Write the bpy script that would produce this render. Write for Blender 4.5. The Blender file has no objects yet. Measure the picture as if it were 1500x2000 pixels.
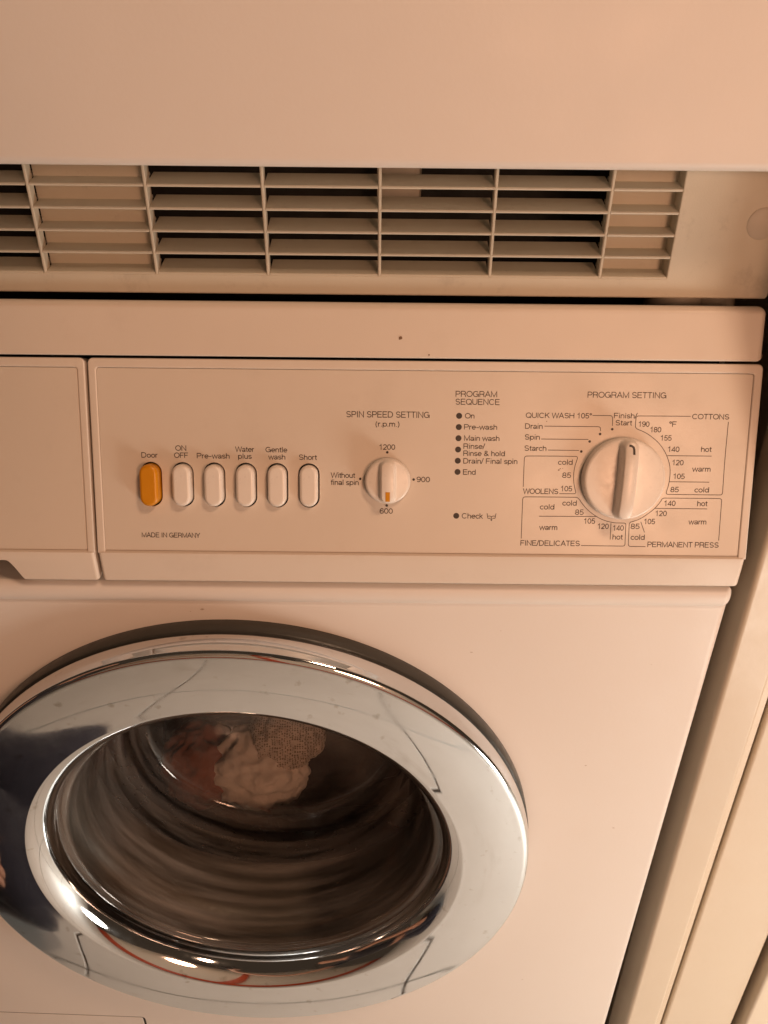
import bpy, bmesh, math, random
from mathutils import Vector, Matrix, noise

random.seed(7)
scene = bpy.context.scene
COL = scene.collection

# ------------------------------------------------------------------ camera, world, lamps, exposure
CAM = Vector((0.09349, -0.36384, 0.96))
PITCH, ROLL, FPX = 0.5274, 0.00987, 1500.0
fwd = Vector((0, math.cos(PITCH), -math.sin(PITCH)))
upv = Vector((0, math.sin(PITCH), math.cos(PITCH)))
rgt = Vector((1, 0, 0))
cr, sr = math.cos(ROLL), math.sin(ROLL)
cam_x = rgt * cr + upv * sr
cam_y = upv * cr - rgt * sr
cd = bpy.data.cameras.new('camera')
cd.sensor_fit = 'HORIZONTAL'
cd.sensor_width = 36.0
cd.lens = 36.0 * FPX / 1500.0
cd.clip_start, cd.clip_end = 0.01, 60
cam = bpy.data.objects.new('camera', cd)
COL.objects.link(cam)
M = Matrix.Identity(4)
for i in range(3):
    M[i][0], M[i][1], M[i][2], M[i][3] = cam_x[i], cam_y[i], -fwd[i], CAM[i]
cam.matrix_world = M
scene.camera = cam

world = bpy.data.worlds.new('World')
scene.world = world
world.use_nodes = True
bg = world.node_tree.nodes['Background']
bg.inputs[0].default_value = (1.0, 0.66, 0.42, 1)
bg.inputs[1].default_value = 0.045


def area_lamp(name, loc, target, size, power, color):
    ld = bpy.data.lights.new(name, 'AREA')
    ld.shape = 'DISK'
    ld.size = size
    ld.energy = power
    ld.color = color
    o = bpy.data.objects.new(name, ld)
    COL.objects.link(o)
    o.location = loc
    o.rotation_euler = (Vector(target) - Vector(loc)).to_track_quat('-Z', 'Y').to_euler()
    return o


def bulb(name, loc, radius, power, color):
    ld = bpy.data.lights.new(name, 'POINT')
    ld.shadow_soft_size = radius
    ld.energy = power
    ld.color = color
    o = bpy.data.objects.new(name, ld)
    COL.objects.link(o)
    o.location = loc
    return o


area_lamp('wall_lamp', (0.52, -0.95, 1.00), (0.10, 0.0, 0.70), 0.28, 4.1, (1.0, 0.51, 0.30))
area_lamp('ceiling_lamp', (0.85, -0.75, 2.30), (0.65, -0.55, 0.0), 0.32, 15.0, (1.0, 0.62, 0.39))
bulb('low_lamp', (0.74, -0.48, 0.30), 0.12, 12.3, (1.0, 0.89, 0.76))

scene.view_settings.view_transform = 'Standard'
scene.view_settings.look = 'None'
scene.view_settings.gamma = 1.0
scene.view_settings.use_curve_mapping = False
scene.view_settings.exposure = 0.0
scene.cycles.max_bounces = 10
scene.cycles.transparent_max_bounces = 16
scene.cycles.caustics_refractive = False
scene.cycles.sample_clamp_indirect = 6.0

# ------------------------------------------------------------------ geometry of the photograph
ZC = CAM.z - 0.48583          # height of the door's centre
TILT = math.radians(20.5)     # control panel leans back
P0 = Vector((0, -0.0045, CAM.z - 0.2395))
PU = Vector((1, 0, 0))
PV = Vector((0, math.sin(TILT), math.cos(TILT)))
PN = Vector((0, -math.cos(TILT), math.sin(TILT)))


def ray(px, py):
    x, y = px - 750.0, py - 1000.0
    X = cr * x + sr * y
    Y = -sr * x + cr * y
    return fwd + rgt * (X / FPX) - upv * (Y / FPX)


def on_panel(px, py, off=0.0):
    """photo position -> (u, v) on the slanted fascia plane"""
    v = ray(px, py)
    O = P0 + PN * off
    t = (O - CAM).dot(PN) / v.dot(PN)
    q = CAM + v * t - O
    return q.dot(PU), q.dot(PV)


def on_y(px, py, Y):
    v = ray(px, py)
    return CAM + v * ((Y - CAM.y) / v.y)


def pan(u, v, n=0.0):
    return P0 + PU * u + PV * v + PN * n


# ------------------------------------------------------------------ materials
def new_mat(name):
    m = bpy.data.materials.new(name)
    m.use_nodes = True
    nt = m.node_tree
    return m, nt, nt.nodes['Principled BSDF']


def rgba(c):
    return (c[0], c[1], c[2], 1)


def surf(name, col, rough=0.4, metal=0.0, var=0.06, scale=9.0, bump=0.0, bscale=900.0, rvar=0.08,
         dirt=None, dirt_amt=0.0, dirt_scale=30.0, spec=0.5, coat=0.0):
    """painted / moulded surface: mottled colour, uneven gloss, fine relief, optional grime"""
    m, nt, b = new_mat(name)
    N, L = nt.nodes, nt.links
    tc = N.new('ShaderNodeTexCoord')
    n1 = N.new('ShaderNodeTexNoise')
    n1.inputs['Scale'].default_value = scale
    n1.inputs['Detail'].default_value = 6
    n1.inputs['Roughness'].default_value = 0.62
    L.new(tc.outputs['Object'], n1.inputs['Vector'])
    mix = N.new('ShaderNodeMixRGB')
    mix.inputs[1].default_value = rgba([c * (1 - var) for c in col])
    mix.inputs[2].default_value = rgba([min(1, c * (1 + var)) for c in col])
    L.new(n1.outputs['Fac'], mix.inputs[0])
    out = mix.outputs[0]
    if dirt is not None:
        n2 = N.new('ShaderNodeTexNoise')
        n2.inputs['Scale'].default_value = dirt_scale
        n2.inputs['Detail'].default_value = 9
        n2.inputs['Roughness'].default_value = 0.7
        L.new(tc.outputs['Object'], n2.inputs['Vector'])
        rp = N.new('ShaderNodeValToRGB')
        rp.color_ramp.elements[0].position = 0.56
        rp.color_ramp.elements[1].position = 0.80
        rp.color_ramp.elements[0].color = (0, 0, 0, 1)
        rp.color_ramp.elements[1].color = (dirt_amt, dirt_amt, dirt_amt, 1)
        L.new(n2.outputs['Fac'], rp.inputs[0])
        mx2 = N.new('ShaderNodeMixRGB')
        mx2.inputs[2].default_value = rgba(dirt)
        L.new(rp.outputs[0], mx2.inputs[0])
        L.new(out, mx2.inputs[1])
        out = mx2.outputs[0]
    L.new(out, b.inputs['Base Color'])
    n3 = N.new('ShaderNodeTexNoise')
    n3.inputs['Scale'].default_value = scale * 5
    n3.inputs['Detail'].default_value = 5
    L.new(tc.outputs['Object'], n3.inputs['Vector'])
    mr = N.new('ShaderNodeMapRange')
    mr.inputs['From Min'].default_value = 0.3
    mr.inputs['From Max'].default_value = 0.7
    mr.inputs['To Min'].default_value = max(0.01, rough - rvar)
    mr.inputs['To Max'].default_value = rough + rvar
    L.new(n3.outputs['Fac'], mr.inputs['Value'])
    L.new(mr.outputs[0], b.inputs['Roughness'])
    b.inputs['Metallic'].default_value = metal
    b.inputs['Specular IOR Level'].default_value = spec
    b.inputs['Coat Weight'].default_value = coat
    if bump > 0:
        n4 = N.new('ShaderNodeTexNoise')
        n4.inputs['Scale'].default_value = bscale
        n4.inputs['Detail'].default_value = 2
        L.new(tc.outputs['Object'], n4.inputs['Vector'])
        bp = N.new('ShaderNodeBump')
        bp.inputs['Strength'].default_value = bump
        bp.inputs['Distance'].default_value = 0.0004
        L.new(n4.outputs['Fac'], bp.inputs['Height'])
        L.new(bp.outputs[0], b.inputs['Normal'])
    return m


GRIME = (0.20, 0.13, 0.08)
MAT = {}
MAT['enamel'] = surf('white_enamel', (0.70, 0.645, 0.60), 0.50, var=0.02, scale=5, bump=0.12, bscale=420, dirt=GRIME, dirt_amt=0.015, dirt_scale=6)
MAT['plastic'] = surf('yellowed_plastic', (0.665, 0.585, 0.51), 0.42, var=0.035, scale=7, bump=0.15, bscale=1500, dirt=GRIME, dirt_amt=0.10, dirt_scale=22)
MAT['insert'] = surf('fascia_film', (0.655, 0.575, 0.495), 0.36, var=0.03, scale=8, bump=0.08, bscale=1800, dirt=GRIME, dirt_amt=0.10, dirt_scale=26)
MAT['grille'] = surf('dusty_grille_plastic', (0.565, 0.515, 0.42), 0.55, var=0.06, scale=25, bump=0.2, bscale=1200, dirt=(0.13, 0.10, 0.07), dirt_amt=0.35, dirt_scale=55)
MAT['ivory'] = surf('ivory_knob_plastic', (0.76, 0.70, 0.64), 0.33, var=0.03, scale=60, dirt=GRIME, dirt_amt=0.12, dirt_scale=140)
MAT['orange'] = surf('orange_plastic', (0.60, 0.245, 0.005), 0.36, var=0.04, scale=60)
MAT['ink'] = surf('brown_black_ink', (0.035, 0.022, 0.016), 0.5, var=0.2, scale=300)
MAT['lens'] = surf('smoked_lens', (0.034, 0.024, 0.018), 0.5, var=0.1, scale=200)
MAT['dark'] = surf('black_gap_fill', (0.02, 0.017, 0.014), 0.7, var=0.2, scale=30)  # near-black colour puts the shade into gaps and hollows
MAT['rubber'] = surf('grey_rubber', (0.040, 0.038, 0.033), 0.36, var=0.12, scale=40, bump=0.2)
MAT['gasket'] = surf('door_gasket_rubber', (0.13, 0.115, 0.10), 0.45, var=0.15, scale=40)
MAT['drum'] = surf('drum_steel', (0.34, 0.31, 0.28), 0.33, metal=1.0, var=0.1, scale=30)
MAT['cream'] = surf('cream_gloss_paint', (0.585, 0.495, 0.385), 0.40, var=0.04, scale=6, bump=0.25, bscale=160, dirt=GRIME, dirt_amt=0.05, dirt_scale=9)
MAT['wall'] = surf('room_wall_paint', (0.78, 0.70, 0.60), 0.6, var=0.03, scale=3)
MAT['tile'] = surf('floor_tile', (0.78, 0.87, 0.91), 0.5, var=0.10, scale=7, dirt=(0.30, 0.29, 0.25), dirt_amt=0.5, dirt_scale=9)
MAT['grout'] = surf('floor_grout', (0.10, 0.085, 0.075), 0.8, var=0.2, scale=40)
MAT['red'] = surf('red_trim_paint', (0.62, 0.10, 0.04), 0.4, var=0.05, scale=10)
MAT['cap'] = surf('grey_cap', (0.50, 0.455, 0.385), 0.5, var=0.05, scale=50)
MAT['stain'] = surf('stain', (0.20, 0.12, 0.07), 0.6, var=0.3, scale=500)


def chrome_mat():
    m, nt, b = new_mat('polished_chrome')
    N, L = nt.nodes, nt.links
    tc = N.new('ShaderNodeTexCoord')
    n = N.new('ShaderNodeTexNoise')
    n.inputs['Scale'].default_value = 16
    n.inputs['Detail'].default_value = 9
    n.inputs['Roughness'].default_value = 0.68
    L.new(tc.outputs['Object'], n.inputs['Vector'])
    rp = N.new('ShaderNodeValToRGB')
    rp.color_ramp.elements[0].position = 0.42
    rp.color_ramp.elements[1].position = 0.75
    rp.color_ramp.elements[0].color = (0.025, 0.025, 0.025, 1)
    rp.color_ramp.elements[1].color = (0.16, 0.16, 0.16, 1)
    L.new(n.outputs['Fac'], rp.inputs[0])
    L.new(rp.outputs[0], b.inputs['Roughness'])
    mx = N.new('ShaderNodeMixRGB')
    mx.inputs[1].default_value = (0.78, 0.81, 0.85, 1)
    mx.inputs[2].default_value = (0.69, 0.71, 0.73, 1)
    L.new(n.outputs['Fac'], mx.inputs[0])
    L.new(mx.outputs[0], b.inputs['Base Color'])
    sp = N.new('ShaderNodeTexNoise')
    sp.inputs['Scale'].default_value = 95
    sp.inputs['Detail'].default_value = 4
    L.new(tc.outputs['Object'], sp.inputs['Vector'])
    sr_ = N.new('ShaderNodeValToRGB')
    sr_.color_ramp.elements[0].position = 0.66
    sr_.color_ramp.elements[1].position = 0.76
    sr_.color_ramp.elements[0].color = (0, 0, 0, 1)
    sr_.color_ramp.elements[1].color = (0.55, 0.55, 0.55, 1)
    L.new(sp.outputs['Fac'], sr_.inputs[0])
    m3 = N.new('ShaderNodeMixRGB')
    m3.inputs[2].default_value = (0.36, 0.34, 0.30, 1)
    L.new(sr_.outputs[0], m3.inputs[0])
    L.new(mx.outputs[0], m3.inputs[1])
    L.new(m3.outputs[0], b.inputs['Base Color'])
    b.inputs['Metallic'].default_value = 1.0
    n2 = N.new('ShaderNodeTexNoise')
    n2.inputs['Scale'].default_value = 11
    n2.inputs['Detail'].default_value = 1
    L.new(tc.outputs['Object'], n2.inputs['Vector'])
    bp = N.new('ShaderNodeBump')
    bp.inputs['Strength'].default_value = 0.10
    bp.inputs['Distance'].default_value = 0.004
    L.new(n2.outputs['Fac'], bp.inputs['Height'])
    L.new(bp.outputs[0], b.inputs['Normal'])
    return m


def glass_mat():
    m = bpy.data.materials.new('porthole_glass')
    m.use_nodes = True
    nt = m.node_tree
    N, L = nt.nodes, nt.links
    N.remove(N['Principled BSDF'])
    out = N['Material Output']
    tr = N.new('ShaderNodeBsdfTransparent')
    tr.inputs[0].default_value = (0.90, 0.875, 0.84, 1)
    gl = N.new('ShaderNodeBsdfGlossy')
    gl.inputs['Roughness'].default_value = 0.09
    gl.inputs[0].default_value = (0.95, 0.95, 0.95, 1)
    fr = N.new('ShaderNodeFresnel')
    fr.inputs['IOR'].default_value = 1.5
    tc = N.new('ShaderNodeTexCoord')
    n = N.new('ShaderNodeTexNoise')
    mp = N.new('ShaderNodeMapping')
    mp.inputs['Scale'].default_value = (6.0, 75.0, 6.0)
    L.new(tc.outputs['Object'], mp.inputs['Vector'])
    n.inputs['Scale'].default_value = 1.0
    n.inputs['Detail'].default_value = 7
    n.inputs['Roughness'].default_value = 0.6
    L.new(mp.outputs[0], n.inputs['Vector'])
    df = N.new('ShaderNodeBsdfDiffuse')          # pale streaks painted in for light caught by the moulded rings
    df.inputs[0].default_value = (0.44, 0.385, 0.35, 1)
    mr = N.new('ShaderNodeMapRange')
    mr.inputs['From Min'].default_value = 0.42
    mr.inputs['From Max'].default_value = 0.72
    mr.inputs['To Min'].default_value = 0.025
    mr.inputs['To Max'].default_value = 0.34
    L.new(n.outputs['Fac'], mr.inputs['Value'])
    m0 = N.new('ShaderNodeMixShader')
    L.new(mr.outputs[0], m0.inputs[0])
    L.new(tr.outputs[0], m0.inputs[1])
    L.new(df.outputs[0], m0.inputs[2])
    mx = N.new('ShaderNodeMixShader')
    L.new(fr.outputs[0], mx.inputs[0])
    L.new(m0.outputs[0], mx.inputs[1])
    L.new(gl.outputs[0], mx.inputs[2])
    L.new(mx.outputs[0], out.inputs[0])
    return m


def cloth_mat(name, col, mesh_patch=False):
    m, nt, b = new_mat(name)
    N, L = nt.nodes, nt.links
    tc = N.new('ShaderNodeTexCoord')
    n = N.new('ShaderNodeTexNoise')
    n.inputs['Scale'].default_value = 30
    n.inputs['Detail'].default_value = 5
    L.new(tc.outputs['Object'], n.inputs['Vector'])
    mx = N.new('ShaderNodeMixRGB')
    mx.inputs[1].default_value = rgba([c * 0.8 for c in col])
    mx.inputs[2].default_value = rgba(col)
    L.new(n.outputs['Fac'], mx.inputs[0])
    out = mx.outputs[0]
    if mesh_patch:
        v = N.new('ShaderNodeTexVoronoi')
        v.inputs['Scale'].default_value = 430
        v.inputs['Randomness'].default_value = 0.15
        L.new(tc.outputs['Object'], v.inputs['Vector'])
        lt = N.new('ShaderNodeMath')
        lt.operation = 'LESS_THAN'
        lt.inputs[1].default_value = 0.40
        L.new(v.outputs['Distance'], lt.inputs[0])
        m2 = N.new('ShaderNodeMixRGB')
        m2.inputs[2].default_value = (0.20, 0.155, 0.13, 1)
        L.new(lt.outputs[0], m2.inputs[0])
        L.new(out, m2.inputs[1])
        out = m2.outputs[0]
    L.new(out, b.inputs['Base Color'])
    wr_ = N.new('ShaderNodeTexNoise')
    wr_.inputs['Scale'].default_value = 34
    wr_.inputs['Detail'].default_value = 4
    wr_.inputs['Distortion'].default_value = 1.2
    L.new(tc.outputs['Object'], wr_.inputs['Vector'])
    bp = N.new('ShaderNodeBump')
    bp.inputs['Strength'].default_value = 0.35
    bp.inputs['Distance'].default_value = 0.01
    L.new(wr_.outputs['Fac'], bp.inputs['Height'])
    L.new(bp.outputs[0], b.inputs['Normal'])
    b.inputs['Roughness'].default_value = 0.9
    b.inputs['Sheen Weight'].default_value = 0.3
    return m


MAT['chrome'] = chrome_mat()
MAT['glass'] = glass_mat()
MAT['pink_cloth'] = cloth_mat('pale_pink_cloth', (0.86, 0.77, 0.72))
MAT['mesh_cloth'] = cloth_mat('mesh_cloth', (0.70, 0.60, 0.54), True)
MAT['red_cloth'] = cloth_mat('rust_red_cloth', (0.34, 0.13, 0.09))
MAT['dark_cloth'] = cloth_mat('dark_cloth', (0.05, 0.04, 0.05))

# ------------------------------------------------------------------ object helpers
def world_loc(o):
    return o.matrix_world.translation if o.parent is None else (o.matrix_parent_inverse @ o.matrix_basis).translation


def thing(name, label, cat, loc, group=None):
    o = bpy.data.objects.new(name, None)
    COL.objects.link(o)
    o.location = loc
    o.empty_display_size = 0.05
    o['label'] = label
    o['category'] = cat
    if group:
        o['group'] = group
    return o


def tag(o, label, cat, group=None):
    o['label'] = label
    o['category'] = cat
    if group:
        o['group'] = group
    return o


def put(name, mesh, mat, parent=None, loc=None, smooth=True, angle=35, wn=False, label=None):
    """link one mesh object; mesh is in world axes, loc is its place"""
    o = bpy.data.objects.new(name, mesh)
    COL.objects.link(o)
    if mat is not None and not mesh.materials:
        mesh.materials.append(MAT[mat] if isinstance(mat, str) else mat)
    if loc is not None:
        o.location = loc
    if parent is not None:
        o.parent = parent
        if parent.type == 'EMPTY':
            o.matrix_parent_inverse = Matrix.Translation(-Vector(parent.location))
    if smooth and len(mesh.polygons):
        mesh.polygons.foreach_set('use_smooth', [True] * len(mesh.polygons))
        try:
            mesh.set_sharp_from_angle(angle=math.radians(angle))
        except Exception:
            pass
    if wn:
        w = o.modifiers.new('wn', 'WEIGHTED_NORMAL')
        w.keep_sharp = True
        w.weight = 100
    if label:
        o['label'] = label
    return o


def mesh_from(name, verts, faces):
    me = bpy.data.meshes.new(name)
    me.from_pydata([tuple(v) for v in verts], [], faces)
    me.update()
    return me


def fix_normals(me):
    bm = bmesh.new()
    bm.from_mesh(me)
    bmesh.ops.remove_doubles(bm, verts=bm.verts, dist=1e-6)
    bmesh.ops.recalc_face_normals(bm, faces=bm.faces)
    bm.to_mesh(me)
    bm.free()
    return me


def plate(name, loops, thick, bevel, frame, bres=3, flat=False):
    """closed 2-D outlines (the first solid, the rest holes) -> bevelled slab. frame = (origin, U, V, N);
    the slab's front face lies at N=0 and its body behind."""
    cu = bpy.data.curves.new(name, 'CURVE')
    cu.dimensions = '2D'
    cu.fill_mode = 'BOTH'
    for lp in loops:
        s = cu.splines.new('POLY')
        s.points.add(len(lp) - 1)
        for p, (x, y) in zip(s.points, lp):
            p.co = (x, y, 0, 1)
        s.use_cyclic_u = True
    cu.extrude = max(0.0, thick / 2 - bevel)
    cu.bevel_depth = bevel
    cu.bevel_resolution = bres
    cu.offset = -bevel
    ob = bpy.data.objects.new(name, cu)
    me = bpy.data.meshes.new_from_object(ob)
    bpy.data.objects.remove(ob)
    bpy.data.curves.remove(cu)
    O, U, V, N = frame
    for v in me.vertices:
        c = v.co.copy()
        v.co = O + U * c.x + V * c.y + N * (c.z - thick / 2)
    me.name = name
    return fix_normals(me)


def rrect(x0, y0, x1, y1, r, seg=5):
    """rounded rectangle; r one radius or four (bl, br, tr, tl)"""
    rs = r if isinstance(r, (tuple, list)) else (r,) * 4
    out = []
    cs = [(x0, y0, 1, 1, 180), (x1, y0, -1, 1, 270), (x1, y1, -1, -1, 0), (x0, y1, 1, -1, 90)]
    for (x, y, sx, sy, a0), rr in zip(cs, rs):
        if rr <= 0:
            out.append((x, y))
            continue
        for k in range(seg + 1):
            a = math.radians(a0 + 90 * k / seg)
            out.append((x + sx * rr + rr * math.cos(a), y + sy * rr + rr * math.sin(a)))
    return out


def stadium(cx, cy, w, h, seg=10):
    r = w / 2
    out = []
    for k in range(seg + 1):
        a = math.pi * k / seg
        out.append((cx + r * math.cos(a), cy + h / 2 - r + r * math.sin(a)))
    for k in range(seg + 1):
        a = math.pi + math.pi * k / seg
        out.append((cx + r * math.cos(a), cy - h / 2 + r + r * math.sin(a)))
    return out


def sweep(name, prof, a0, a1, axis='X', rnd0=0.0, rnd1=0.0, seg=6):
    """closed profile swept along an axis with rounded ends. axis X: prof = (y, z); axis Z: prof = (x, y)"""
    n = len(prof)
    area = sum(prof[i][0] * prof[(i + 1) % n][1] - prof[(i + 1) % n][0] * prof[i][1] for i in range(n))
    sg = 1 if area > 0 else -1
    nrm = []
    for i in range(n):
        p, q, s = Vector(prof[i - 1]), Vector(prof[i]), Vector(prof[(i + 1) % n])
        e1, e2 = (q - p), (s - q)
        e1 = e1.normalized() if e1.length > 0 else e1
        e2 = e2.normalized() if e2.length > 0 else e2
        n1, n2 = Vector((-e1.y, e1.x)) * sg, Vector((-e2.y, e2.x)) * sg
        m = n1 + n2
        d = 1 + n1.dot(n2)
        nrm.append(m / d if d > 0.2 else m)
    st = []
    if rnd0 > 0:
        for k in range(seg + 1):
            t = math.pi / 2 * k / seg
            st.append((a0 + rnd0 * (1 - math.sin(t)), rnd0 * (1 - math.cos(t))))
        st = [(a0 + rnd0 * (1 - math.cos(math.pi / 2 * k / seg)), rnd0 * (1 - math.sin(math.pi / 2 * k / seg))) for k in range(seg + 1)]
    else:
        st.append((a0, 0))
    if rnd1 > 0:
        st += [(a1 - rnd1 * (1 - math.sin(math.pi / 2 * k / seg)) if False else a1 - rnd1 + rnd1 * math.sin(math.pi / 2 * k / seg),
                rnd1 * (1 - math.cos(math.pi / 2 * k / seg))) for k in range(seg + 1)]
    else:
        st.append((a1, 0))
    verts, faces = [], []
    for a, ins in st:
        for i in range(n):
            q = Vector(prof[i]) + nrm[i] * ins
            verts.append((a, q.x, q.y) if axis == 'X' else (q.x, q.y, a))
    for k in range(len(st) - 1):
        for i in range(n):
            j = (i + 1) % n
            faces.append((k * n + i, k * n + j, (k + 1) * n + j, (k + 1) * n + i))
    faces.append(tuple(range(n)))
    faces.append(tuple((len(st) - 1) * n + i for i in range(n)))
    return fix_normals(mesh_from(name, verts, faces))


def arc(cx, cy, r, a0, a1, seg=6):
    return [(cx + r * math.cos(math.radians(a0 + (a1 - a0) * k / seg)), cy + r * math.sin(math.radians(a0 + (a1 - a0) * k / seg))) for k in range(seg + 1)]


def lathe(name, prof, seg=160, center=(0, 0, 0), close=False):
    """prof = (radius, y); turned about the y axis"""
    verts, faces = [], []
    n = len(prof)
    for k in range(seg):
        a = 2 * math.pi * k / seg
        for r, y in prof:
            verts.append((center[0] + r * math.cos(a), center[1] + y, center[2] + r * math.sin(a)))
    for k in range(seg):
        k2 = (k + 1) % seg
        for i in range(n if close else n - 1):
            j = (i + 1) % n
            faces.append((k * n + i, k * n + j, k2 * n + j, k2 * n + i))
    return fix_normals(mesh_from(name, verts, faces))


def box(name, x0, x1, y0, y1, z0, z1, bev=0.0, seg=2):
    bm = bmesh.new()
    bmesh.ops.create_cube(bm, size=1)
    for v in bm.verts:
        v.co = Vector(((x0 + x1) / 2 + v.co.x * (x1 - x0), (y0 + y1) / 2 + v.co.y * (y1 - y0), (z0 + z1) / 2 + v.co.z * (z1 - z0)))
    if bev > 0:
        bmesh.ops.bevel(bm, geom=list(bm.edges), offset=bev, segments=seg, affect='EDGES', profile=0.5)
    me = bpy.data.meshes.new(name)
    bm.to_mesh(me)
    bm.free()
    return me


# ================================================================== THE SETTING
floor_o = put('floor', box('floor', -1.6, 2.2, -2.2, 1.2, -0.05, -0.006), 'grout', smooth=False)
floor_o['kind'] = 'structure'
tw, td = 0.40, 0.455
tile_me = box('tile', -tw / 2 + 0.002, tw / 2 - 0.002, -td / 2 + 0.002, td / 2 - 0.002, -0.008, 0.0, 0.0015, 1)
for i in range(-4, 6):
    for j in range(5):
        yc = -0.195 - td / 2 - td * (j - 1)
        if yc < -2.0:
            continue
        put('tile', tile_me, 'tile', floor_o, (0.13 + tw * (i - 0.5), yc, random.uniform(-0.0004, 0.0)), smooth=False)
wall_r = put('wall_rear', box('wall_rear', -1.6, 2.2, 0.62, 0.70, -0.05, 2.5), 'wall', smooth=False)
wall_r['kind'] = 'structure'
wall_b = put('wall_back', box('wall_back', -1.6, 2.2, -2.2, -2.08, -0.05, 2.5), 'wall', smooth=False)
wall_b['kind'] = 'structure'
bb = put('baseboard', box('baseboard', -1.6, 2.2, -2.08, -2.062, 0.0, 0.26, 0.004), 'red')
tag(bb, 'red painted baseboard along the foot of the room wall', 'baseboard')
for x in (-0.05,):
    o = put('door_frame', box('door_frame', x - 0.06, x + 0.06, -2.08, -2.05, 0.26, 2.3, 0.004), 'red')
    tag(o, 'upright red painted door frame against the room wall', 'door frame')

# ------------------------------------------------------------------ cream casing right of the machine
CX = 0.3095
cas_prof = [(CX, 0.030), (CX, 0.004)] + arc(CX + 0.003, 0.003, 0.003, 180, 270, 4) + \
    [(CX + 0.0245, 0.0)] + arc(CX + 0.0245, 0.003, 0.003, 270, 340, 4)[1:] + \
    [(CX + 0.0305, 0.012), (CX + 0.0385, 0.013), (CX + 0.0390, 0.030)]
casing = thing('door_casing', 'cream painted wooden casing standing upright right of the washing machine', 'door casing', (CX, 0, 0))
o1 = put('casing_board', sweep('casing_board', cas_prof, 0.0, 2.2, 'Z'), 'cream', casing, angle=40, wn=True)
p2 = [(CX + 0.0400, 0.585), (CX + 0.0400, 0.0145)] + arc(CX + 0.0425, 0.0125, 0.0025, 180, 270, 4) + \
    [(CX + 0.098, 0.0085)] + arc(CX + 0.098, 0.0125, 0.004, 270, 350, 4)[1:] + [(CX + 0.1030, 0.585)]
o2 = put('backing_board', sweep('backing_board', p2, 0.0, 2.2, 'Z'), 'cream', casing, angle=40, wn=True)
p3 = [(CX + 0.1060, 0.30), (CX + 0.1060, 0.006)] + arc(CX + 0.109, 0.003, 0.003, 180, 270, 4) + [(CX + 0.95, 0.0), (CX + 0.95, 0.30)]
o3 = put('outer_board', sweep('outer_board', p3, 0.0, 2.2, 'Z'), 'cream', casing, angle=40, wn=True)
lean = Matrix.Rotation(math.radians(-0.85), 4, 'Y')
casing.matrix_world = Matrix.Translation((CX, 0, CAM.z - 0.40)) @ lean
for o in (o1, o2, o3):
    o.matrix_parent_inverse = Matrix.Translation((-CX, 0, -(CAM.z - 0.40)))

# ================================================================== WASHING MACHINE
W = 0.2975
wm = thing('washing_machine', 'front loading washing machine with slanted beige control panel and chrome porthole door, under the dryer', 'washing machine', (0, 0.29, 0))
ZT = CAM.z - 0.275            # top of the enamel front below the bead

# ---- cabinet: sides, back and floor as one folded sheet
cab = bmesh.new()
def cbox(x0, x1, y0, y1, z0, z1):
    r = bmesh.ops.create_cube(cab, size=1)
    for v in r['verts']:
        v.co = Vector(((x0 + x1) / 2 + v.co.x * (x1 - x0), (y0 + y1) / 2 + v.co.y * (y1 - y0), (z0 + z1) / 2 + v.co.z * (z1 - z0)))
for sx in (-1, 1):
    xa, xb = sorted((sx * (W - 0.013), sx * (W - 0.009)))
    cbox(xa, xb, 0.0165, 0.575, 0.02, CAM.z - 0.276)
    cbox(xa, xb, 0.062, 0.575, CAM.z - 0.276, CAM.z - 0.141)
cbox(-W + 0.014, W - 0.014, 0.571, 0.575, 0.02, CAM.z - 0.141)
cbox(-W + 0.014, W - 0.014, 0.02, 0.57, 0.02, 0.026)
me = bpy.data.meshes.new('cabinet')
cab.to_mesh(me)
cab.free()
put('cabinet', me, 'enamel', wm, smooth=False)
put('inner_shroud', box('inner_shroud', -W + 0.010, W - 0.014, 0.058, 0.064, CAM.z - 0.262, CAM.z - 0.142), 'dark', wm, smooth=False)

# ---- enamel front with the porthole and the flap opening
Yf = Vector((0, 0.0, 0))
FR = (Vector((0, 0, 0)), Vector((1, 0, 0)), Vector((0, 0, 1)), Vector((0, -1, 0)))
hole = [(0.178 * math.cos(2 * math.pi * k / 96), ZC + 0.178 * math.sin(2 * math.pi * k / 96)) for k in range(96)]
fa, fb = on_y(0, 1976, 0), on_y(283, 1986, 0)
fslope = (fb.z - fa.z) / (fb.x - fa.x)
def flap_outline(g, r):
    xr, xl = fb.x - g, fb.x - 0.165 + g
    zt = lambda x: fb.z + fslope * (x - fb.x) - g
    zb = fb.z - 0.10 + g
    pts = [(xl, zb), (xr, zb)]
    for k in range(6):
        a = math.radians(90 * k / 5)
        pts.append((xr - r + r * math.cos(a), zt(xr) - r + r * math.sin(a)))
    for k in range(6):
        a = math.radians(90 + 90 * k / 5)
        pts.append((xl + r + r * math.cos(a), zt(xl) - r + r * math.sin(a)))
    return pts
fp = plate('front_panel', [[(-W, 0.10), (W, 0.10), (W, ZT + 0.004), (-W, ZT + 0.004)], hole, flap_outline(0, 0.004)], 0.016, 0.0, FR, 0)
_bm = bmesh.new()
_bm.from_mesh(fp)
_ed = [e for e in _bm.edges if all(abs(abs(v.co.x) - W) < 1e-5 and abs(v.co.y) < 1e-5 for v in e.verts)]
bmesh.ops.bevel(_bm, geom=_ed, offset=0.006, segments=7, affect='EDGES', profile=0.5)
_bm.to_mesh(fp)
_bm.free()
put('front_panel', fp, 'enamel', wm, angle=50, wn=True)
put('service_flap', plate('service_flap', [flap_outline(0.0026, 0.0022)], 0.012, 0.0006, FR, 2), 'enamel', wm, (0, 0.0006, 0), angle=50, wn=True,
    label='rectangular flap set into the enamel front below the door')
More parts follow.
